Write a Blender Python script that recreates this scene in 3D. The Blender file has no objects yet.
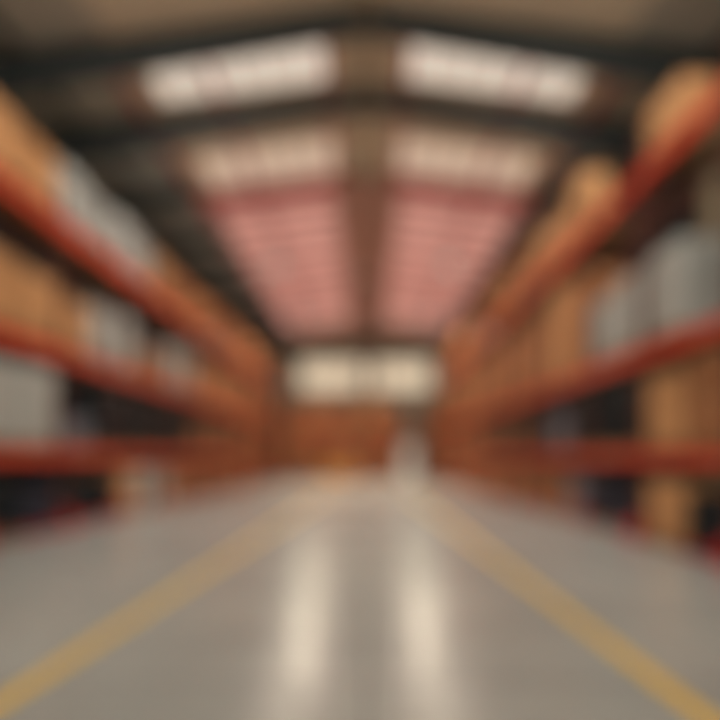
import bpy, bmesh, math, random
from mathutils import Vector, Matrix
random.seed(7)
C = bpy.context.scene.collection
sc = bpy.context.scene
EYE = 1.5; F = 600.0; PX, PY = 367.0, 457.0       # eye height, focal length, vanishing point of the 720 frame

# ------------------------------------------------------------ materials
def mat(name, col, rough=.6, metal=0, spec=.4, var=.0, vscale=3, bump=0, bscale=20, emit=None, estr=1.0, coat=0):
    m = bpy.data.materials.new(name); m.use_nodes = True
    nt = m.node_tree; b = nt.nodes['Principled BSDF']
    b.inputs['Roughness'].default_value = rough; b.inputs['Metallic'].default_value = metal
    b.inputs['Specular IOR Level'].default_value = spec
    if coat: b.inputs['Coat Weight'].default_value = coat
    c4 = (*col, 1)
    b.inputs['Base Color'].default_value = c4
    tc = nt.nodes.new('ShaderNodeTexCoord')
    if var:
        n = nt.nodes.new('ShaderNodeTexNoise'); n.inputs['Scale'].default_value = vscale; n.inputs['Detail'].default_value = 4
        nt.links.new(tc.outputs['Object'], n.inputs['Vector'])
        oi = nt.nodes.new('ShaderNodeObjectInfo')
        mx = nt.nodes.new('ShaderNodeMix'); mx.data_type = 'RGBA'
        mx.inputs['A'].default_value = (*[c*(1-var) for c in col], 1)
        mx.inputs['B'].default_value = (*[min(1, c*(1+var)) for c in col], 1)
        ad = nt.nodes.new('ShaderNodeMath'); ad.operation = 'MULTIPLY_ADD'
        ad.inputs[1].default_value = .5; 
        nt.links.new(n.outputs['Fac'], ad.inputs[0])
        hf = nt.nodes.new('ShaderNodeMath'); hf.operation = 'MULTIPLY'; hf.inputs[1].default_value = .5
        nt.links.new(oi.outputs['Random'], hf.inputs[0]); nt.links.new(hf.outputs[0], ad.inputs[2])
        nt.links.new(ad.outputs[0], mx.inputs['Factor']); nt.links.new(mx.outputs['Result'], b.inputs['Base Color'])
    if bump:
        n2 = nt.nodes.new('ShaderNodeTexNoise'); n2.inputs['Scale'].default_value = bscale
        nt.links.new(tc.outputs['Object'], n2.inputs['Vector'])
        bp = nt.nodes.new('ShaderNodeBump'); bp.inputs['Strength'].default_value = bump; bp.inputs['Distance'].default_value = .02
        nt.links.new(n2.outputs['Fac'], bp.inputs['Height']); nt.links.new(bp.outputs['Normal'], b.inputs['Normal'])
    if emit:
        b.inputs['Emission Color'].default_value = (*emit, 1); b.inputs['Emission Strength'].default_value = estr
    return m

def corrugated(name, col, scale, rough=.6, axis='X'):
    m = mat(name, col, rough, var=.12, vscale=.7)
    nt = m.node_tree; b = nt.nodes['Principled BSDF']
    tc = nt.nodes.new('ShaderNodeTexCoord'); w = nt.nodes.new('ShaderNodeTexWave'); w.bands_direction = axis
    w.inputs['Scale'].default_value = scale
    nt.links.new(tc.outputs['Object'], w.inputs['Vector'])
    bp = nt.nodes.new('ShaderNodeBump'); bp.inputs['Strength'].default_value = .6; bp.inputs['Distance'].default_value = .03
    nt.links.new(w.outputs['Fac'], bp.inputs['Height']); nt.links.new(bp.outputs['Normal'], b.inputs['Normal'])
    return m

M = {}
M['beam'] = mat('red_orange_paint', (.70, .060, .024), .42, var=.15, vscale=2)
M['upright'] = mat('brown_upright_and_shaded_beam', (.10, .030, .020), .5, var=.15, vscale=2)
M['guard'] = mat('red_guard_paint', (.50, .02, .022), .45, var=.1)
M['carton'] = mat('kraft_board', (.60, .30, .13), .85, spec=.2, var=.22, vscale=1.5)
M['carton_orange'] = mat('orange_kraft_board', (.50, .21, .09), .85, spec=.2, var=.2, vscale=1.5)
M['carton_brown'] = mat('brown_kraft_board', (.36, .15, .065), .85, spec=.2, var=.25, vscale=1.5)
M['tape'] = mat('packing_tape', (.52, .33, .17), .3, spec=.5)
M['wood'] = mat('pallet_wood', (.36, .20, .10), .85, spec=.2, var=.25, vscale=4)
M['red_plastic'] = mat('red_pallet_plastic', (.50, .025, .03), .5)
M['film'] = mat('grey_stretch_film', (.42, .42, .385), .38, spec=.5, var=.12, vscale=2.5, bump=.5, bscale=5)
M['film_black'] = mat('black_stretch_film', (.006, .011, .014), .5, spec=.12, var=.2, bump=.5, bscale=5)
M['crate'] = mat('navy_plastic', (.012, .018, .036), .5)
M['crate_grey'] = mat('slate_plastic', (.17, .17, .20), .5)
M['sheet'] = mat('top_sheet_board', (.48, .40, .28), .8)
M['roof'] = corrugated('tan_roof_sheet', (.80, .65, .48), 3.0, .7, 'Y')
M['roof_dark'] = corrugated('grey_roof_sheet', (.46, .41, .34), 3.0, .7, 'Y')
M['roof_dimmed'] = corrugated('dimmed_roof_sheet', (.33, .345, .33), 3.0, .7, 'Y')
M['ridge_red'] = mat('red_brown_ridge_paint', (.46, .24, .19), .6, var=.1)
M['steel_dark'] = mat('dark_frame_steel', (.045, .053, .053), .55, var=.2)
M['steel_red'] = mat('red_purlin_paint', (.42, .05, .05), .5, var=.1)
M['wall'] = corrugated('dark_teal_cladding', (.060, .075, .078), 2.5, .6, 'Y')
M['wall_end'] = corrugated('grey_green_cladding', (.27, .25, .20), 2.5, .6, 'X')
M['column'] = mat('tan_column_paint', (.36, .27, .17), .6, var=.1)
M['sky_white'] = mat('daylight_sheet', (.6, .55, .5), .5, emit=(1, .86, .72), estr=.62)
M['sky_tan'] = mat('warm_daylight_sheet', (.6, .5, .42), .5, emit=(1, .75, .56), estr=.42)
M['sky_pink'] = mat('pink_daylight_sheet', (.6, .35, .3), .5, emit=(1, .52, .43), estr=.46)
M['glass_end'] = mat('cream_window_glass', (.6, .55, .45), .3, emit=(1, .84, .60), estr=.54)
M['frame_white'] = mat('window_frame_paint', (.45, .40, .32), .5)
M['door_glass'] = mat('frosted_door_glass', (.7, .65, .58), .4, emit=(1, .84, .68), estr=.30)
M['door'] = mat('pale_door_paint', (.72, .66, .58), .4)
M['yellow_line'] = mat('yellow_floor_paint', (.97, .58, .10), .5, var=.18, vscale=5)
M['truck'] = mat('amber_truck_paint', (.72, .30, .03), .4, coat=.3)
M['black'] = mat('black_steel', (.02, .02, .02), .5)
M['rubber'] = mat('tyre_rubber', (.012, .012, .012), .8)
M['seat'] = mat('black_vinyl', (.02, .02, .02), .5)
M['lamp_metal'] = mat('lamp_aluminium', (.5, .5, .48), .35, metal=.8)
M['lens'] = mat('lamp_lens', (.9, .9, .85), .3, emit=(1, .90, .74), estr=3.0)

# floor
def floor_material():
    m = bpy.data.materials.new('polished_concrete'); m.use_nodes = True
    nt = m.node_tree; b = nt.nodes['Principled BSDF']; L = nt.links.new
    tc = nt.nodes.new('ShaderNodeTexCoord')
    n = nt.nodes.new('ShaderNodeTexNoise'); n.inputs['Scale'].default_value = .45; n.inputs['Detail'].default_value = 6
    L(tc.outputs['Object'], n.inputs['Vector'])
    r = nt.nodes.new('ShaderNodeValToRGB')
    r.color_ramp.elements[0].position = .35; r.color_ramp.elements[0].color = (.37, .385, .365, 1)
    r.color_ramp.elements[1].position = .65; r.color_ramp.elements[1].color = (.49, .50, .465, 1)
    L(n.outputs['Fac'], r.inputs['Fac'])
    br = nt.nodes.new('ShaderNodeTexBrick'); br.offset = 0; br.inputs['Scale'].default_value = .25
    br.inputs['Mortar Size'].default_value = .003; br.inputs['Brick Width'].default_value = 1; br.inputs['Row Height'].default_value = 1
    br.inputs['Color1'].default_value = br.inputs['Color2'].default_value = (1, 1, 1, 1); br.inputs['Mortar'].default_value = (.45, .45, .45, 1)
    L(tc.outputs['Object'], br.inputs['Vector'])
    mx = nt.nodes.new('ShaderNodeMix'); mx.data_type = 'RGBA'; mx.blend_type = 'MULTIPLY'; mx.inputs['Factor'].default_value = 1
    L(r.outputs['Color'], mx.inputs['A']); L(br.outputs['Color'], mx.inputs['B']); L(mx.outputs['Result'], b.inputs['Base Color'])
    n2 = nt.nodes.new('ShaderNodeTexNoise'); n2.inputs['Scale'].default_value = 1.3
    L(tc.outputs['Object'], n2.inputs['Vector'])
    mr = nt.nodes.new('ShaderNodeMapRange'); mr.inputs['To Min'].default_value = .20; mr.inputs['To Max'].default_value = .30
    L(n2.outputs['Fac'], mr.inputs['Value']); L(mr.outputs['Result'], b.inputs['Roughness'])
    b.inputs['Specular IOR Level'].default_value = .5
    return m
M['floor'] = floor_material()

# ------------------------------------------------------------ mesh helpers
def add_box(bm, x0, x1, y0, y1, z0, z1, bev=0):
    vs = [bm.verts.new(p) for p in ((x0,y0,z0),(x1,y0,z0),(x1,y1,z0),(x0,y1,z0),(x0,y0,z1),(x1,y0,z1),(x1,y1,z1),(x0,y1,z1))]
    fs = [bm.faces.new([vs[i] for i in f]) for f in ((0,3,2,1),(4,5,6,7),(0,1,5,4),(1,2,6,5),(2,3,7,6),(3,0,4,7))]
    if bev:
        es = list({e for f in fs for e in f.edges})
        bmesh.ops.bevel(bm, geom=es, offset=bev, segments=2, affect='EDGES', profile=.5)

def add_bar(bm, a, b, w, h=None):
    h = h or w; a, b = Vector(a), Vector(b); d = (b-a).normalized()
    up = Vector((0,0,1)) if abs(d.z) < .95 else Vector((1,0,0))
    s = d.cross(up).normalized()*w/2; u = s.cross(d).normalized()*h/2
    v = [bm.verts.new(p) for p in (a-s-u, a+s-u, a+s+u, a-s+u, b-s-u, b+s-u, b+s+u, b-s+u)]
    for f in ((0,3,2,1),(4,5,6,7),(0,1,5,4),(1,2,6,5),(2,3,7,6),(3,0,4,7)): bm.faces.new([v[i] for i in f])

def add_cyl(bm, a, b, r, r2=None, seg=16):
    a, b = Vector(a), Vector(b); r2 = r if r2 is None else r2
    q = (b-a).normalized().to_track_quat('Z', 'Y'); n = seg
    A = [bm.verts.new(a + q @ Vector((r*math.cos(2*math.pi*i/n), r*math.sin(2*math.pi*i/n), 0))) for i in range(n)]
    B = [bm.verts.new(b + q @ Vector((r2*math.cos(2*math.pi*i/n), r2*math.sin(2*math.pi*i/n), 0))) for i in range(n)]
    for i in range(n): bm.faces.new((A[i], A[(i+1)%n], B[(i+1)%n], B[i]))
    bm.faces.new(A[::-1]); bm.faces.new(B)

def add_prism(bm, pts, y0, y1):
    A = [bm.verts.new((x, y0, z)) for x, z in pts]; B = [bm.verts.new((x, y1, z)) for x, z in pts]; n = len(pts)
    for i in range(n): bm.faces.new((A[i], A[(i+1)%n], B[(i+1)%n], B[i]))
    bm.faces.new(A[::-1]); bm.faces.new(B)

def obj(name, bm, m, parent=None, smooth=False):
    bmesh.ops.recalc_face_normals(bm, faces=bm.faces)
    me = bpy.data.meshes.new(name); bm.to_mesh(me); bm.free()
    me.materials.append(M[m] if isinstance(m, str) else m)
    if smooth:
        for p in me.polygons: p.use_smooth = True
    o = bpy.data.objects.new(name, me); C.objects.link(o)
    if parent: o.parent = parent
    return o

def tag(o, label, cat, group=None):
    o['label'] = label; o['category'] = cat
    if group: o['group'] = group
    return o

def empty(name, loc=(0,0,0), rz=0):
    o = bpy.data.objects.new(name, None); C.objects.link(o); o.location = loc; o.rotation_euler.z = rz
    o.empty_display_size = .2
    return o

def struct(name, bm, m, smooth=False):
    o = obj(name, bm, m, None, smooth); o['kind'] = 'structure'; return o

def boxes(*bs, bev=0):
    bm = bmesh.new()
    for b in bs: add_box(bm, *b, bev=bev)
    return bm

def copy_tree(o, parent=None):
    c = o.copy(); C.objects.link(c)
    c.parent = parent
    for ch in o.children: copy_tree(ch, c)
    return c

# ------------------------------------------------------------ the setting
XL, XR = -10.5, 9.5           # side walls
Y0, Y1 = -4.0, 44.0
RIDGE = 10.70; SL = .135      # ridge height and slope
def roofz(x): return RIDGE - abs(x)*SL

struct('floor', boxes((XL, XR, Y0-4, Y1, -.15, 0)), 'floor')
struct('wall_left', boxes((XL-.2, XL, Y0, Y1, 0, roofz(XL)+.1)), 'wall')
struct('wall_right', boxes((XR, XR+.2, Y0, Y1, 0, roofz(XR)+.1)), 'wall')
# end wall with its window band and door opening left free
bm = bmesh.new()
WZ0, WZ1 = 6.40, 8.60
wins = [(-4.9, -.35), (.35, 4.7)]
DX0, DX1, DZ = 2.45, 3.65, 2.5
add_box(bm, XL, DX0, Y1, Y1+.2, 0, DZ); add_box(bm, DX1, XR, Y1, Y1+.2, 0, DZ)
add_box(bm, XL, XR, Y1, Y1+.2, DZ, WZ0)
add_box(bm, XL, wins[0][0], Y1, Y1+.2, WZ0, WZ1); add_box(bm, wins[0][1], wins[1][0], Y1, Y1+.2, WZ0, WZ1); add_box(bm, wins[1][1], XR, Y1, Y1+.2, WZ0, WZ1)
add_prism(bm, [(XL, WZ1), (XR, WZ1), (XR, roofz(XR)+.05), (0, RIDGE+.05), (XL, roofz(XL)+.05)], Y1, Y1+.2)
struct('wall_back', bm, 'wall_end')
wn = 0
for x0, x1 in wins:
    wn += 1
    o = struct('window_%d' % wn, boxes((x0, x1, Y1+.08, Y1+.11, WZ0, WZ1)), 'glass_end')
    bm = bmesh.new()
    for i in range(6):
        x = x0 + (x1-x0)*i/5; add_box(bm, x-.04, x+.04, Y1+.0, Y1+.08, WZ0, WZ1)
    for z in (WZ0+.04, (WZ0+WZ1)/2, WZ1-.04): add_box(bm, x0, x1, Y1+.0, Y1+.08, z-.04, z+.04)
    obj('window_frame', bm, 'frame_white', o)
d = struct('door_1', boxes((DX0+.06, DX1-.06, Y1+.05, Y1+.12, 0, DZ-.06)), 'door_glass')
obj('door_frame', boxes((DX0, DX0+.06, Y1-.03, Y1+.14, 0, DZ), (DX1-.06, DX1, Y1-.03, Y1+.14, 0, DZ), (DX0+.06, DX1-.06, Y1-.03, Y1+.14, DZ-.06, DZ)), 'frame_white', d)
bm = bmesh.new(); add_bar(bm, (DX0+.16, Y1-.02, 1.05), (DX0+.34, Y1-.02, 1.05), .03); add_bar(bm, (DX0+.18, Y1+.05, 1.05), (DX0+.18, Y1-.02, 1.05), .03)
obj('door_handle', bm, 'black', d)

# roof: two slopes, each a tan ridge strip, a skylight strip cut into panes, and a grey outer sheet
SI, SO = .95, 5.25
def slope_slab(bm, x0, x1, y0, y1, off=0, t=.06):
    s = [(x0, roofz(x0)+off), (x1, roofz(x1)+off), (x1, roofz(x1)+off+t), (x0, roofz(x0)+off+t)]
    add_prism(bm, s, y0, y1)
panes = [(-3.5, -.4, 'sky_white'), (.2, 3.0, 'sky_white'), (4.2, 8.2, 'sky_white'), (13.15, 14.4, 'sky_white'), (17.1, 19.1, 'sky_tan')]
frames = [2.3, 5.6, 8.9, 12.2, 14.95, 18.8, 22.1, 25.4, 28.7, 32.0, 35.3, 38.6, 41.9]
pk = [19.45, 22.1, 25.4, 28.7, 32.0, 35.3, 38.6, 40.6]
panes += [(a+.06, b-.06, 'sky_pink') for a, b in zip(pk[:-1], pk[1:])]
for s, side in ((-1, 'left'), (1, 'right')):
    bm = bmesh.new(); slope_slab(bm, 0, s*SI, Y0, Y1); struct('ceiling_ridge_' + side, bm, 'roof')
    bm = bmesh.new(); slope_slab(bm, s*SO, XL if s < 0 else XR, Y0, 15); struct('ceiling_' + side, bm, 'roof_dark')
    bm = bmesh.new(); slope_slab(bm, s*SO, XL if s < 0 else XR, 15, Y1); struct('ceiling_' + side, bm, 'roof_dimmed')  # far outer sheet coloured darker to offset the batten glow
    bm = bmesh.new(); y = Y0
    for a, b, m in panes:
        if a > y+.001: slope_slab(bm, s*SI, s*SO, y, a)
        y = b
    slope_slab(bm, s*SI, s*SO, y, Y1)
    struct('ceiling_band_' + side, bm, 'roof')
    for a, b, m in panes:
        wn += 1
        so = SO if m == 'sky_pink' else 4.85
        if so < SO: bm = bmesh.new(); slope_slab(bm, s*so, s*SO, a, b); struct('ceiling_band_' + side, bm, 'roof')
        bm = bmesh.new(); slope_slab(bm, s*SI, s*so, a, b, .02, .03)
        o = struct('window_%d' % wn, bm, m)
        if m != 'sky_pink' and a > 10:
            bm = bmesh.new()
            for k in range(1, 6):
                x = s*(SI + (so-SI)*k/6); add_box(bm, x-.025, x+.025, a, b, roofz(x)-.06, roofz(x)+.02)
            obj('glazing_bar', bm, 'frame_white', o)
    # red purlins along the skylight edges
    for k, x in enumerate((.9, 3.55, 5.45)):
        bm = bmesh.new(); x *= s
        add_box(bm, x-.06, x+.06, 12.6, 43.8, roofz(x)-.16, roofz(x)-.02)
        struct('ceiling_purlin', bm, 'steel_red')
    for k, x in enumerate((7.0, 8.6)):
        bm = bmesh.new(); x *= s
        add_box(bm, x-.05, x+.05, Y0, 43.8, roofz(x)-.24, roofz(x)-.02)
        struct('ceiling_purlin', bm, 'steel_dark')
struct('ceiling_trim', boxes((-1.12, 1.12, 19.3, 43.8, RIDGE-.36, RIDGE-.18)), 'ridge_red')
# red cross rails between the pink panes
for y in [19.3, 20.7, 22.1, 23.75, 25.4, 27.05, 28.7, 30.35, 32.0, 33.65, 35.3, 38.6, 40.7]:
    for s in (-1, 1):
        bm = bmesh.new()
        w, h = (.06, .16) if y != 19.3 else (.16, .46)
        add_prism(bm, [(s*SI, roofz(SI)-h), (s*SO, roofz(SO)-h), (s*SO, roofz(SO)-.03), (s*SI, roofz(SI)-.03)], y-w, y+w)
        struct('ceiling_rail', bm, 'steel_red')
# portal frames: rafters as I sections, deeper at the eaves; columns down the walls
for i, y in enumerate(frames):
    big = y < 17
    for s in (-1, 1):
        xe = XL if s < 0 else XR
        bm = bmesh.new()
        if big: xs, hs, wf = [0, xe], [.46, .85], .14
        else: xs, hs, wf = [s*SO, xe], [.42, .75], .10
        zt = [roofz(x) - .10 for x in xs]
        for a, b, w in ((0, -1, .015), (0, 0, wf), (-1, -1, wf)):
            if (a, b) == (0, -1): zz = [(xs[0], zt[0]-hs[0]), (xs[1], zt[1]-hs[1]), (xs[1], zt[1]), (xs[0], zt[0])]
            elif a == 0: zz = [(xs[0], zt[0]-.04), (xs[1], zt[1]-.04), (xs[1], zt[1]), (xs[0], zt[0])]
            else: zz = [(xs[0], zt[0]-hs[0]), (xs[1], zt[1]-hs[1]), (xs[1], zt[1]-hs[1]+.04), (xs[0], zt[0]-hs[0]+.04)]
            add_prism(bm, zz, y-w, y+w)
        struct('ceiling_beam', bm, 'steel_dark')
        if i % 2 == 1:
            xc = 7.05 if s > 0 else -8.4
            bm = boxes((xc-.16, xc+.16, y-.14, y-.11, 0, roofz(xc)-1.1), (xc-.16, xc+.16, y+.11, y+.14, 0, roofz(xc)-1.1), (xc-.02, xc+.02, y-.11, y+.11, 0, roofz(xc)-1.1))
            struct('column', bm, 'column')
# longitudinal ridge beam
struct('ceiling_beam', boxes((-.12, .12, Y0, 19.3, RIDGE-.34, RIDGE-.06)), 'column')
# floor lines
def line(xa, ya, xb, yb, w):
    bm = bmesh.new(); 
    v = [bm.verts.new(p) for p in ((xa-w/2, ya, .002), (xa+w/2, ya, .002), (xb+w/2, yb, .002), (xb-w/2, yb, .002))]
    r = bmesh.ops.extrude_face_region(bm, geom=[bm.faces.new(v)])
    for g in r['geom']:
        if isinstance(g, bmesh.types.BMVert): g.co.z += .002
    return bm
struct('floor_marking', line(-2.32, .5, -1.62, 24, .14), 'yellow_line')
struct('floor_marking', line(1.98, .5, 1.72, 24, .14), 'yellow_line')

# ------------------------------------------------------------ racks
BL = 2.7; DEP = 1.1
def bay_parts(root, levels, top, end=False, nm='beam'):
    def upright(x):
        bm = bmesh.new()
        for y in (0, DEP-.08):
            add_box(bm, x, x+.085, y, y+.012, 0, top); add_box(bm, x, x+.012, y+.012, y+.08, 0, top); add_box(bm, x+.073, x+.085, y+.012, y+.08, 0, top)
        z = .25; k = 0
        while z+.9 < top:
            a, b = ((.05, DEP-.05) if k % 2 == 0 else (DEP-.05, .05))
            add_bar(bm, (x+.042, a, z), (x+.042, b, z+.9), .03); z += .9; k += 1
        add_bar(bm, (x+.042, .05, .2), (x+.042, DEP-.05, .2), .03)
        add_bar(bm, (x+.042, .05, top-.1), (x+.042, DEP-.05, top-.1), .03)
        u = obj('upright_frame', bm, 'upright', root)
        for y in (-.03, DEP-.11):
            obj('foot_plate', boxes((x, x+.105, y, y+.14, 0, .012)), 'upright', u)
        return u
    upright(0)
    if end: upright(BL)
    for z, bh in zip(levels, (.19, .23, .29)):
        for y in (-.012, DEP-.04):
            x0, x1 = .085, BL
            bm = boxes((x0, x1, y, y+.05, z-bh, z), (x0, x0+.006, y-.006, y+.058, z-bh-.04, z+.03), (x1-.006, x1, y-.006, y+.058, z-bh-.04, z+.03))
            obj('beam', bm, 'beam' if y < 0 else 'upright', root)  # rear beams take the dark upright colour, standing in for shade back there
    # red guard in front of the post foot
    g = obj('post_guard', boxes((0, .115, -.17, -.155, 0, .42), (0, .012, -.155, -.05, 0, .42), (.103, .115, -.155, -.05, 0, .42)), 'guard', root)
    return root

LEV = {'left': [1.62, 3.70, 6.33], 'right': [1.58, 3.42, 6.60]}
TOP = {'left': 6.9, 'right': 7.2}
NB = {'left': 13, 'right': 13}
START = {'left': 6.8, 'right': 5.3}
FACE = {'left': -6.2, 'right': 4.85}
def to_world(side, d, y):            # distance down the aisle, depth behind the rack face
    return (FACE[side] - y, d) if side == 'left' else (FACE[side] + y, d)

ordn = ['first', 'second', 'third', 'fourth', 'fifth', 'sixth', 'seventh', 'eighth', 'ninth', 'tenth', 'eleventh', 'twelfth', 'thirteenth', 'fourteenth']
for side in ('left', 'right'):
    rz = math.pi/2 if side == 'left' else -math.pi/2
    base = empty('pallet_rack'); bay_parts(base, LEV[side], TOP[side])
    for i in range(NB[side]):
        last = (i == NB[side]-1)
        if i == 0: o = base
        elif last and side == 'left' or (side == 'right' and False): o = empty('pallet_rack'); bay_parts(o, LEV[side], TOP[side], end=True)
        else: o = copy_tree(base)
        d0 = START[side] + i*BL
        if side == 'left': o.location = (FACE['left'], d0, 0)
        else: o.location = (FACE['right'], d0+BL, 0)
        o.rotation_euler.z = rz
        where = 'nearest the camera' if i == 0 else ('at the far end of its row' if last else '%s bay from the camera' % ordn[i])
        tag(o, 'red-orange pallet rack bay of the %s row, %s' % (side, where), 'pallet rack', 'pallet rack bays of the %s row' % side)
# the right row needs its near end closed
# (its bays carry the upright at their far end)
e = empty('rack_end_frame', (FACE['right'], START['right'], 0), -math.pi/2)
bm = bmesh.new()
for y in (0, DEP-.08):
    add_box(bm, 0, .085, y, y+.012, 0, 7.2); add_box(bm, 0, .012, y+.012, y+.08, 0, 7.2); add_box(bm, .073, .085, y+.012, y+.08, 0, 7.2)
for k in range(7):
    a, b = ((.05, DEP-.05) if k % 2 == 0 else (DEP-.05, .05)); add_bar(bm, (.042, a, .25+.9*k), (.042, b, 1.15+.9*k), .03)
obj('upright_frame', bm, 'upright', e)
for y in (-.03, DEP-.11): obj('foot_plate', boxes((0, .105, y, y+.14, 0, .012)), 'upright', e)
tag(e, 'brown steel upright end frame closing the near end of the right rack row', 'rack frame')

# ------------------------------------------------------------ loads (built once, then copied)
def pallet_mesh():
    bm = bmesh.new(); W, D = 1.16, 1.0
    for k in range(7): y = k*(D-.10)/6; add_box(bm, -W/2, W/2, y, y+.10, .122, .144)
    for x in (-W/2, -.05, W/2-.10):
        add_box(bm, x, x+.10, 0, D, .10, .122)
        for y in (0, D/2-.07, D-.14): add_box(bm, x, x+.10, y, y+.14, .022, .10)
        add_box(bm, x, x+.10, 0, D, 0, .022)
    return bm
protos = {}
def park(o): o.location = (0, 0, 0); return o
def proto_pallet(m, name='wooden_pallet'):
    k = 'pallet_' + m
    if k not in protos: protos[k] = obj(name, pallet_mesh(), m)
    return protos[k]
def proto_carton(w, h, m, dpt=.94):
    k = 'carton_%.2f_%.2f_%s_%.2f' % (w, h, m, dpt)
    if k not in protos:
        bm = bmesh.new(); add_box(bm, -w/2, w/2, 0, dpt, 0, h-.004, bev=.012)
        add_box(bm, -w/2+.008, -.003, .008, dpt-.008, h-.006, h)      # top flaps with the seam between them
        add_box(bm, .003, w/2-.008, .008, dpt-.008, h-.006, h)
        o = obj('carton', bm, m)
        obj('packing_tape', boxes((-.025, .025, -.0015, dpt+.0015, h, h+.0012), (-.025, .025, -.0015, 0, h-.18, h), (-.025, .025, dpt, dpt+.0015, h-.18, h)), 'tape', o)
        protos[k] = o
    return protos[k]
def proto_wrap(h, m, w=1.12, seed=0):
    k = 'wrap_%.2f_%s' % (h, m)
    if k not in protos:
        rnd = random.Random(int(h*100)+len(m))
        bm = bmesh.new(); add_box(bm, -w/2, w/2, 0, .96, 0, h, bev=.05)
        bmesh.ops.subdivide_edges(bm, edges=[e for e in bm.edges if e.calc_length() > .3], cuts=7, use_grid_fill=True)
        from mathutils import noise
        for v in bm.verts:
            if v.co.z > .02:
                n = noise.noise(v.co*3.1 + Vector((h*9, len(m), 0)))
                bulge = -.018*math.cos(v.co.z/h*math.pi*8)
                c = Vector((0, .48, v.co.z)); d = (v.co-c); d.z = 0
                if d.length > 0: v.co += d.normalized()*(n*.02+bulge*.5-.015)
        o = obj('wrapped_load', bm, m, None, True)
        obj('top_sheet', boxes((-w/2+.07, w/2-.07, .06, .90, h-.002, h+.010)), 'sheet' if m == 'film' else 'black', o)
        protos[k] = o
    return protos[k]
def proto_crate(h, m):
    k = 'crate_%.2f_%s' % (h, m)
    if k not in protos:
        w, dp = .515, .90
        bm = bmesh.new(); t = .02
        add_box(bm, -w/2, w/2, 0, dp, 0, .02)
        add_box(bm, -w/2, w/2, 0, t, .02, h); add_box(bm, -w/2, w/2, dp-t, dp, .02, h)
        add_box(bm, -w/2, -w/2+t, t, dp-t, .02, h); add_box(bm, w/2-t, w/2, t, dp-t, .02, h)
        for z in (.06, h*.5): add_box(bm, -w/2-.01, w/2+.01, -.01, dp+.01, z, z+.02)
        o = obj('storage_crate', bm, m)
        obj('lid', boxes((-w/2-.012, w/2+.012, -.012, dp+.012, h, h+.022), bev=.006), m, o)
        protos[k] = o
    return protos[k]

used = set()
def put(p, side, d, y, z, jit=.0):
    o = p if p.name not in used else copy_tree(p)
    used.add(p.name)
    X, Y = to_world(side, d, y) if side in FACE else (d, y)
    o.location = (X, Y, z)
    o.rotation_euler.z = {'left': math.pi/2, 'right': -math.pi/2}.get(side, 0) + random.uniform(-jit, jit)
    return o

LN = {0: 'on the floor,', 1: 'on lowest beams,', 2: 'on middle beams,', 3: 'on top beams,'}
# letter: T tan cartons, O orange cartons, B brown cartons, G grey wrapped, K black wrapped, N navy crates, S slate crates,
# _ empty, r means red plastic pallet;  (letter, height)
def seq(txt): return [(t[0], float(t[1:]) if len(t) > 1 else 0) for t in txt.split()]
SLOTS = {
 ('left', 3): 'T1.05 T1.05 T1.1 T1.05 G1.15 G1.05 G1.2 G1.05 T1.1 O1.0 O1.1 T1.0 O1.2 O1.3 T1.2 O1.3 B1.2 O1.3 O1.2 T1.3 O1.2 B1.2 O1.3 O1.2 T1.2 O1.3',
 ('left', 2): 'T1.2 T1.2 T1.2 T1.15 T1.0 G1.15 G1.3 B.6 B.8 G1.2 G1.1 O1.3 O1.4 T1.2 O1.4 O1.3 B1.4 O1.4 O1.3 B1.4 O1.2 O1.4 B1.4 O1.3 O1.3 B1.4',
 ('left', 1): 'G1.5 K1.4 G1.4 G1.45 S.6 K1.3 K1.4 K1.4 K1.3 K1.4 K1.0 B1.0 K1.2 B1.3 K1.2 B1.3 O1.0 B1.3 K1.2 B1.3 O1.2 B1.3 B1.2 O1.3 B1.2 B1.3',
 ('left', 0): 'K.9 K1.0 K.9 N.8 K.9 K.9 T1.05 G1.0 G.95 O1.0 B1.0 B.9 B1.0 B1.0 O.9 B1.0 B.9 O1.0 B1.0 B.9 O1.0 B1.0 B.9 O1.0 B1.0 B.9',
 ('right', 3): '_ _ _ T.75 _ _ T1.2 O.8 T1.0 O1.1 O1.1 T1.2 O1.3 B1.1 O1.3 O1.1 T1.2 O1.3 O1.2 B1.3 O1.3 O1.2 T1.3 O1.2 O1.3 O1.2',
 ('right', 2): 'G1.4 B1.9 _ G1.4 G1.35 G1.2 O2.2 T2.2 O2.0 B2.1 O2.2 O2.0 B2.1 O2.2 T2.1 O2.2 B2.0 O2.2 O2.1 B2.2 O2.2 O2.1 B2.2 O2.0 O2.2 B2.1',
 ('right', 1): 'T1.1 B1.2 B1.3 T1.15 K1.2 K1.3 K1.3 S.9 K1.0 K.8 B1.1 K1.1 B1.1 K1.0 B1.1 O1.1 B1.1 B1.1 O1.0 B1.1 B1.1 O1.1 B1.1 B1.1 O1.1 B1.1',
 ('right', 0): 'K.9 K.9 K.8 T.95 N.6 N.8 S.9 B.9 B1.0 B.9 B1.0 O.9 B.9 B1.0 O.9 B.9 B1.0 O.9 B1.0 B.9 O.9 B1.0 B1.0 O.9 B1.0 B.9',
}
DESC = {'T': 'tan cardboard carton', 'O': 'orange-brown cardboard carton', 'B': 'dark brown cardboard carton', 'G': 'grey stretch-wrapped pallet load',
        'K': 'black stretch-wrapped pallet load', 'N': 'navy plastic crate', 'S': 'slate grey plastic crate '}
MATC = {'T': 'carton', 'O': 'carton_orange', 'B': 'carton_brown'}
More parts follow.
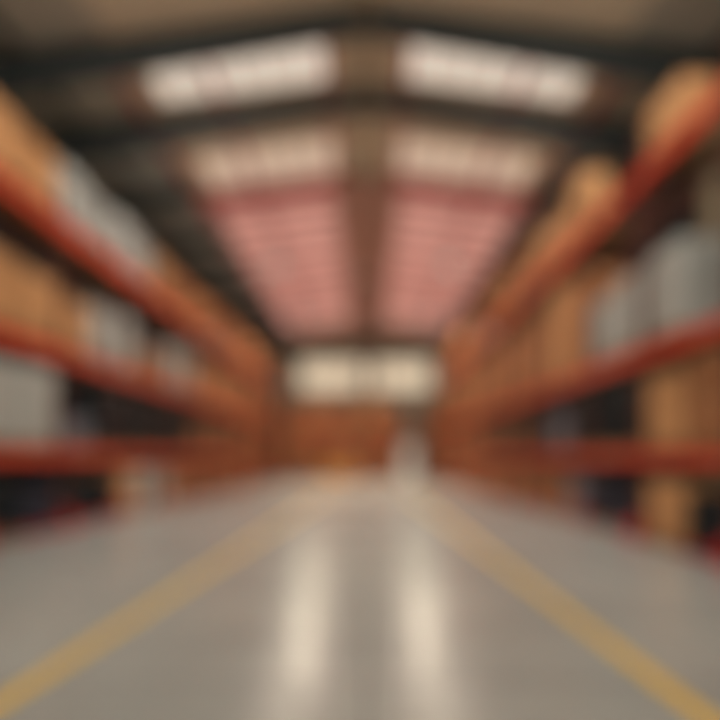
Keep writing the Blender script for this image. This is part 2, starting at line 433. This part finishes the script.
for (side, lev), txt in SLOTS.items():
    z0 = 0 if lev == 0 else LEV[side][lev-1]
    for i, (t, h) in enumerate(seq(txt)):
        if t == '_': continue
        bay, half = divmod(i, 2)
        d = START[side] + bay*BL + (.09 + .66 if half == 0 else .09 + .66 + 1.30)
        if side == 'right': d = START[side] + bay*BL + (.66 if half == 0 else .66 + 1.30)
        far = i >= 12
        row = '%s rack row' % side
        pos = '%s pallet place' % (ordn[i] if not far else '')
        red = (side, lev, i) in (('right', 0, 4), ('right', 0, 2), ('left', 0, 3), ('left', 0, 4), ('left', 0, 5))
        p = put(proto_pallet('red_plastic', 'plastic_pallet') if red else proto_pallet('wood'), side, d, .04, z0+.003, .008)
        kind = 'red plastic pallet' if red else 'wooden pallet'
        und = {'T': 'tan cartons', 'O': 'orange-brown cartons', 'B': 'dark brown cartons', 'G': 'a grey wrapped load', 'K': 'a black wrapped load', 'N': 'navy crates', 'S': 'slate crates'}[t]
        if far: tag(p, 'wooden pallet under %s %s %s, far down' % (und, LN[lev], row), 'pallet', 'far pallets of %s %s %s' % (und, LN[lev], row))
        else: tag(p, '%s %s %s, %s' % (kind, LN[lev], row, pos), 'pallet', 'pallets %s %s' % (LN[lev], row))
        zt = z0 + .149
        nm = DESC[t]
        if t in 'GK':
            o = put(proto_wrap(h, 'film' if t == 'G' else 'film_black'), side, d, .06, zt, .01)
            if far: tag(o, '%s %s %s, far down' % (nm, LN[lev], row), 'pallet load', 'far %ss %s %s' % (nm, LN[lev], row))
            else: tag(o, '%s %s %s, %s' % (nm, LN[lev], row, pos), 'pallet load', '%ss of %s' % (nm, row))
            continue
        if far:
            o = put(proto_carton(1.08, h, MATC[t]), side, d, .06, zt, .02)
            tag(o, 'large %s %s %s, far down' % (nm, LN[lev], row), 'carton', 'far large %ss %s %s' % (nm, LN[lev], row))
            continue
        for a, an in ((-.285, 'near'), (.285, 'far')):
            n = 2
            for k in range(n):
                hh = h/n
                if t in 'NS': pr = proto_crate(hh-.024, 'crate' if t == 'N' else 'crate_grey')
                else: pr = proto_carton(.555, hh-.002, MATC[t], .55 if (side, lev) == ('right', 3) else .94)
                o = put(pr, side, d + a, .07, zt + k*hh, .006)
                stk = 'upper' if k == 1 else 'lower'
                tag(o, '%s %s %s, %s, %s %s one' % (nm, LN[lev], row, pos, stk, an), 'crate' if t in 'NS' else 'carton', '%ss of %s' % (nm, row))

# ------------------------------------------------------------ racks across the far end
EZ = [1.75, 3.55]
xs = [-5.9, -3.15, -.4, 4.0]
eb = empty('pallet_rack'); bay_parts(eb, EZ, 5.0)
names = ['first bay from left', 'second bay from left', 'just left of door', 'right of door']
EX = [[('O', 'B'), ('T', 'O'), ('B', 'O')], [('B', 'O'), ('O', 'T'), ('O', 'B')], [('O', 'B'), ('B', 'O'), ('T', 'B')], [('B', 'O'), ('O', 'B'), ('B', 'O')]]
YE = 42.0
for i, x in enumerate(xs):
    o = eb if i == 0 else copy_tree(eb)
    o.location = (x, YE, 0)
    tag(o, 'red-orange rack bay standing across the far end wall, %s' % names[i], 'pallet rack', 'rack bays across the far end')
    for lev in range(3):
        z0 = 0 if lev == 0 else EZ[lev-1]
        for j, t in enumerate(EX[i][lev]):
            xx = x + .75 + 1.3*j
            h = {0: 1.35, 1: 1.4, 2: 1.75}[lev] - .15*((i+j+lev) % 2)
            p = put(proto_pallet('wood'), 'end', xx, YE+.04, z0+.003)
            ln = ['on floor', 'on lower beams', 'on upper beams'][lev]
            hn = ['left', 'right'][j]
            tag(p, 'wooden pallet %s, far cross rack, %s, %s half' % (ln, names[i], hn), 'pallet', 'pallets in the far cross racks')
            o = put(proto_carton(1.08, h, MATC[t]), 'end', xx, YE+.06, z0+.149)
            tag(o, '%s %s, far cross rack, %s, %s half' % (DESC[t].replace('cardboard ', ''), ln, names[i], hn), 'carton', 'large cartons in the far cross racks')
e = empty('rack_end_frame', (2.312, YE, 0))
bm = bmesh.new()
for y in (0, DEP-.08): add_box(bm, 0, .085, y, y+.08, 0, 5.0)
for k in range(5):
    a, b = ((.05, DEP-.05) if k % 2 == 0 else (DEP-.05, .05)); add_bar(bm, (.042, a, .25+.9*k), (.042, b, 1.15+.9*k), .03)
obj('upright_frame', bm, 'upright', e); obj('foot_plate', boxes((-.02, .105, -.03, .11, 0, .012)), 'upright', e)
tag(e, 'brown steel upright frame beside the pale door at the far end', 'rack frame')

# ------------------------------------------------------------ forklift, side on, at the far end of the aisle
fk = empty('forklift', (-1.35, 35.5, 0))
tag(fk, 'amber yellow forklift truck standing side-on across the far end of the aisle', 'forklift')
bm = bmesh.new()
add_prism(bm, [(-1.25, .35), (-1.30, .95), (-1.15, 1.12), (-.55, 1.12), (-.40, .62), (.35, .62), (.45, 1.05), (.62, 1.05), (.72, .40), (.45, .25), (-1.0, .25)], -.52, .52)
bmesh.ops.bevel(bm, geom=bm.edges[:], offset=.03, segments=2, affect='EDGES')
body = obj('chassis', bm, 'truck', fk)
bm = bmesh.new(); add_prism(bm, [(-1.62, .35), (-1.66, .9), (-1.5, 1.10), (-1.31, 1.08), (-1.31, .35)], -.5, .5); bmesh.ops.bevel(bm, geom=bm.edges[:], offset=.03, segments=2, affect='EDGES')
obj('counterweight', bm, 'black', fk)
bm = bmesh.new()
for y in (-.46, .46):
    add_bar(bm, (-1.15, y, 1.1), (-.95, y, 2.15), .06); add_bar(bm, (.58, y, 1.04), (.22, y, 2.15), .06)
    add_bar(bm, (-.98, y, 2.15), (.25, y, 2.15), .06)
for k in range(7): x = -.95 + k*.19; add_bar(bm, (x, -.46, 2.15), (x, .46, 2.15), .03)
obj('overhead_guard', bm, 'black', fk)
bm = bmesh.new()
for y in (-.30, -.18, .18, .30): add_bar(bm, (.80, y, .12), (.80, y, 2.25), .09, .06)
for z in (.3, 1.2, 2.2): add_bar(bm, (.80, -.33, z), (.80, .33, z), .07)
mst = obj('mast', bm, 'black', fk)
bm = bmesh.new(); add_cyl(bm, (.80, 0, .15), (.80, 0, 1.9), .04); obj('lift_cylinder', bm, 'lamp_metal', mst)
obj('carriage', boxes((.86, .90, -.45, .45, .1, .16), (.86, .90, -.45, .45, .48, .54), *[(.865, .895, y-.015, y+.015, .54, 1.0) for y in (-.4, -.2, 0, .2, .4)], (.86, .90, -.45, .45, 1.0, 1.04)), 'black', fk)
for y in (-.28, .28):
    bm = bmesh.new(); add_box(bm, .90, .94, y-.05, y+.05, .06, .6); add_prism(bm, [(.90, .06), (1.95, .06), (1.95, .07), (.94, .10), (.90, .10)], y-.05, y+.05)
    obj('fork', bm, 'black', fk)
for x, r in ((-1.0, .25), (.50, .32)):
    for y in (-.52, .52):
        bm = bmesh.new(); add_cyl(bm, (x, y-.09, r), (x, y+.09, r), r, seg=28); bmesh.ops.bevel(bm, geom=[e for e in bm.edges if len(e.link_faces) == 2 and any(len(f.verts) > 8 for f in e.link_faces)], offset=.02, segments=2, affect='EDGES')
        w = obj('wheel', bm, 'rubber', fk)
        bm = bmesh.new(); s = 1 if y > 0 else -1; add_cyl(bm, (x, y+s*.085, r), (x, y+s*.10, r), r*.5, seg=20); obj('hub', bm, 'truck', w)
bm = boxes((-.62, -.12, -.24, .24, .66, .80), (-.70, -.58, -.24, .24, .80, 1.35), bev=.03); obj('seat', bm, 'seat', fk)
bm = bmesh.new(); add_bar(bm, (.40, 0, .9), (.18, 0, 1.2), .04)
for k in range(16):
    a0, a1 = 2*math.pi*k/16, 2*math.pi*(k+1)/16; P = lambda a: (.17+.10*math.cos(a), .17*math.sin(a), 1.22+.12*math.cos(a)); add_bar(bm, P(a0), P(a1), .025)
obj('steering_wheel', bm, 'black', fk)

# ------------------------------------------------------------ added high-bay lamps and battens, for floor streaks and fill
def make_added_lamp(dz=.11):
    r = empty('added_high_bay_lamp')
    bm = bmesh.new(); add_cyl(bm, (0, 0, .30), (0, 0, .55), .11, .09, 20); obj('housing', bm, 'lamp_metal', r)
    def shell(prof, n=28):
        bm = bmesh.new()
        rings = [[bm.verts.new((p[0]*math.cos(2*math.pi*i/n), p[0]*math.sin(2*math.pi*i/n), p[1])) for i in range(n)] for p in prof]
        for a, b in zip(rings, rings[1:] + rings[:1]):
            for i in range(n): bm.faces.new((a[i], a[(i+1)%n], b[(i+1)%n], b[i]))
        return bm
    obj('reflector', shell([(.11, .30), (.17, .26), (.24, .12), (.28, .0), (.27, .0), (.23, .11), (.16, .25), (.10, .29)]), 'lamp_metal', r, True)
    obj('baffle', shell([(.285, .005), (.285, -dz), (.275, -dz), (.275, -.006), (.15, -.006), (.15, .005)]), 'black', r)
    bm = bmesh.new(); add_cyl(bm, (0, 0, .0), (0, 0, .01), .149, seg=28); obj('lens', bm, 'lens', r)
    bm = bmesh.new(); add_cyl(bm, (0, 0, .55), (0, 0, 1.60), .012, seg=8); obj('hanger', bm, 'black', r)
    return r
def area_in(o, w, h, power, z):
    ld = bpy.data.lights.new('added_lamp_light', 'AREA'); ld.energy = power; ld.color = (1, .96, .88)
    if h: ld.shape = 'RECTANGLE'; ld.size = w; ld.size_y = h
    else: ld.shape = 'DISK'; ld.size = w
    lo = bpy.data.objects.new('added_lamp_light', ld); C.objects.link(lo); lo.parent = o; lo.location = (0, 0, z)
k = 0
BELL_W = 640; RIDGE_W = 2000
for y, nm, dz, watt, cone in ((22.5, 'midway down the aisle', .07, .22, 140), (31.5, 'short of the end wall', .06, 1, 153), (41.0, 'by the end wall', .06, .3, 155)):
    lamp = make_added_lamp(dz)
    for s, x in ((-1, -3.4), (1, 3.1)):
        o = lamp if s < 0 else copy_tree(lamp)
        o.location = (x, y, roofz(x) - 1.62)
        tag(o, 'added high-bay lamp, %s slope, %s' % ('left' if s < 0 else 'right', nm), 'lamp', 'added high-bay lamps under the roof')
        if s < 0:      # added for the floor streaks; the spot cone stops short of the camera
            ld = bpy.data.lights.new('added_lamp_light', 'SPOT'); ld.energy = BELL_W*watt; ld.color = (1, .86, .66)
            ld.spot_size = math.radians(cone); ld.spot_blend = .02; ld.shadow_soft_size = .12
            lo = bpy.data.objects.new('added_lamp_light', ld); C.objects.link(lo); lo.parent = o; lo.location = (0, 0, -dz+.04)
ridge = make_added_lamp(.11)  # added lamps with narrow cones, to brighten the far floor
for i, y in enumerate((24.5, 30.5, 36.5)):
    o = ridge if i == 0 else copy_tree(ridge)
    o.location = (0, y, RIDGE - .36 - 1.60)
    tag(o, 'added fill lamp hanging below the roof ridge, %s from the camera' % ordn[i], 'lamp', 'added ridge fill lamps')
    if i == 0:
        ld = bpy.data.lights.new('added_lamp_light', 'SPOT'); ld.energy = RIDGE_W; ld.color = (1, .90, .72)
        ld.spot_size = math.radians(76); ld.spot_blend = .5; ld.shadow_soft_size = .12
        lo = bpy.data.objects.new('added_lamp_light', ld); C.objects.link(lo); lo.parent = o; lo.location = (0, 0, -.05)
def make_fill_batten():  # added fill lamps, tucked out of view behind the rafters
    r = empty('added_batten_lamp')
    obj('housing', boxes((-.75, .75, -.09, .09, .03, .10), bev=.008), 'lamp_metal', r)
    obj('diffuser', boxes((-.72, .72, -.075, .075, .0, .03)), 'lens', r)
    bm = bmesh.new()
    for x in (-.6, .6): add_cyl(bm, (x, 0, .10), (x, 0, .16), .012, seg=8)
    obj('hanger', bm, 'black', r)
    return r
k = 0
fn = ['second', 'third', 'fourth', 'fifth', 'sixth', 'seventh', 'eighth', 'ninth', 'tenth', 'eleventh', 'twelfth', 'thirteenth']
for i, y in enumerate(frames[1:-1]):
    for s in (-1, 1):
        if y in (frames[1], 18.8) and s < 0:
            bat = make_fill_batten(); area_in(bat, 1.4, .14, 125 if y < 17 else 36, -.005); o = bat
        else: o = copy_tree(bat)
        x = s*(3.9 if y < 17 else 6.15)
        o.location = (x, y+.28, roofz(x) - .17); o.rotation_euler.y = s*math.atan(SL)
        tag(o, 'added slim batten lamp behind the %s roof beam, %s slope' % (fn[i], 'left' if s < 0 else 'right'), 'lamp', 'added batten lamps behind the roof beams')

# ------------------------------------------------------------ daylight through the open front of the hall, behind the camera
w = bpy.data.worlds.new('daylight'); sc.world = w; w.use_nodes = True
bg = w.node_tree.nodes['Background']; bg.inputs['Color'].default_value = (1, .93, .82, 1); bg.inputs['Strength'].default_value = 1.6

# ------------------------------------------------------------ camera
cd = bpy.data.cameras.new('camera'); cam = bpy.data.objects.new('camera', cd); C.objects.link(cam)
cam.location = (0, 0, EYE); cam.rotation_euler = (math.pi/2, 0, 0)
cd.sensor_width = 36; cd.sensor_fit = 'HORIZONTAL'; cd.lens = 36*F/720
cd.shift_x = -(PX-360)/720; cd.shift_y = (PY-360)/720
cd.clip_start = .05; cd.clip_end = 300
cd.dof.use_dof = True; cd.dof.focus_distance = .8; cd.dof.aperture_fstop = 0.52; cd.dof.aperture_blades = 0
sc.camera = cam
sc.view_settings.view_transform = 'Standard'; sc.view_settings.look = 'None'; sc.view_settings.gamma = 1
sc.view_settings.exposure = .08
sc.cycles.use_denoising = True
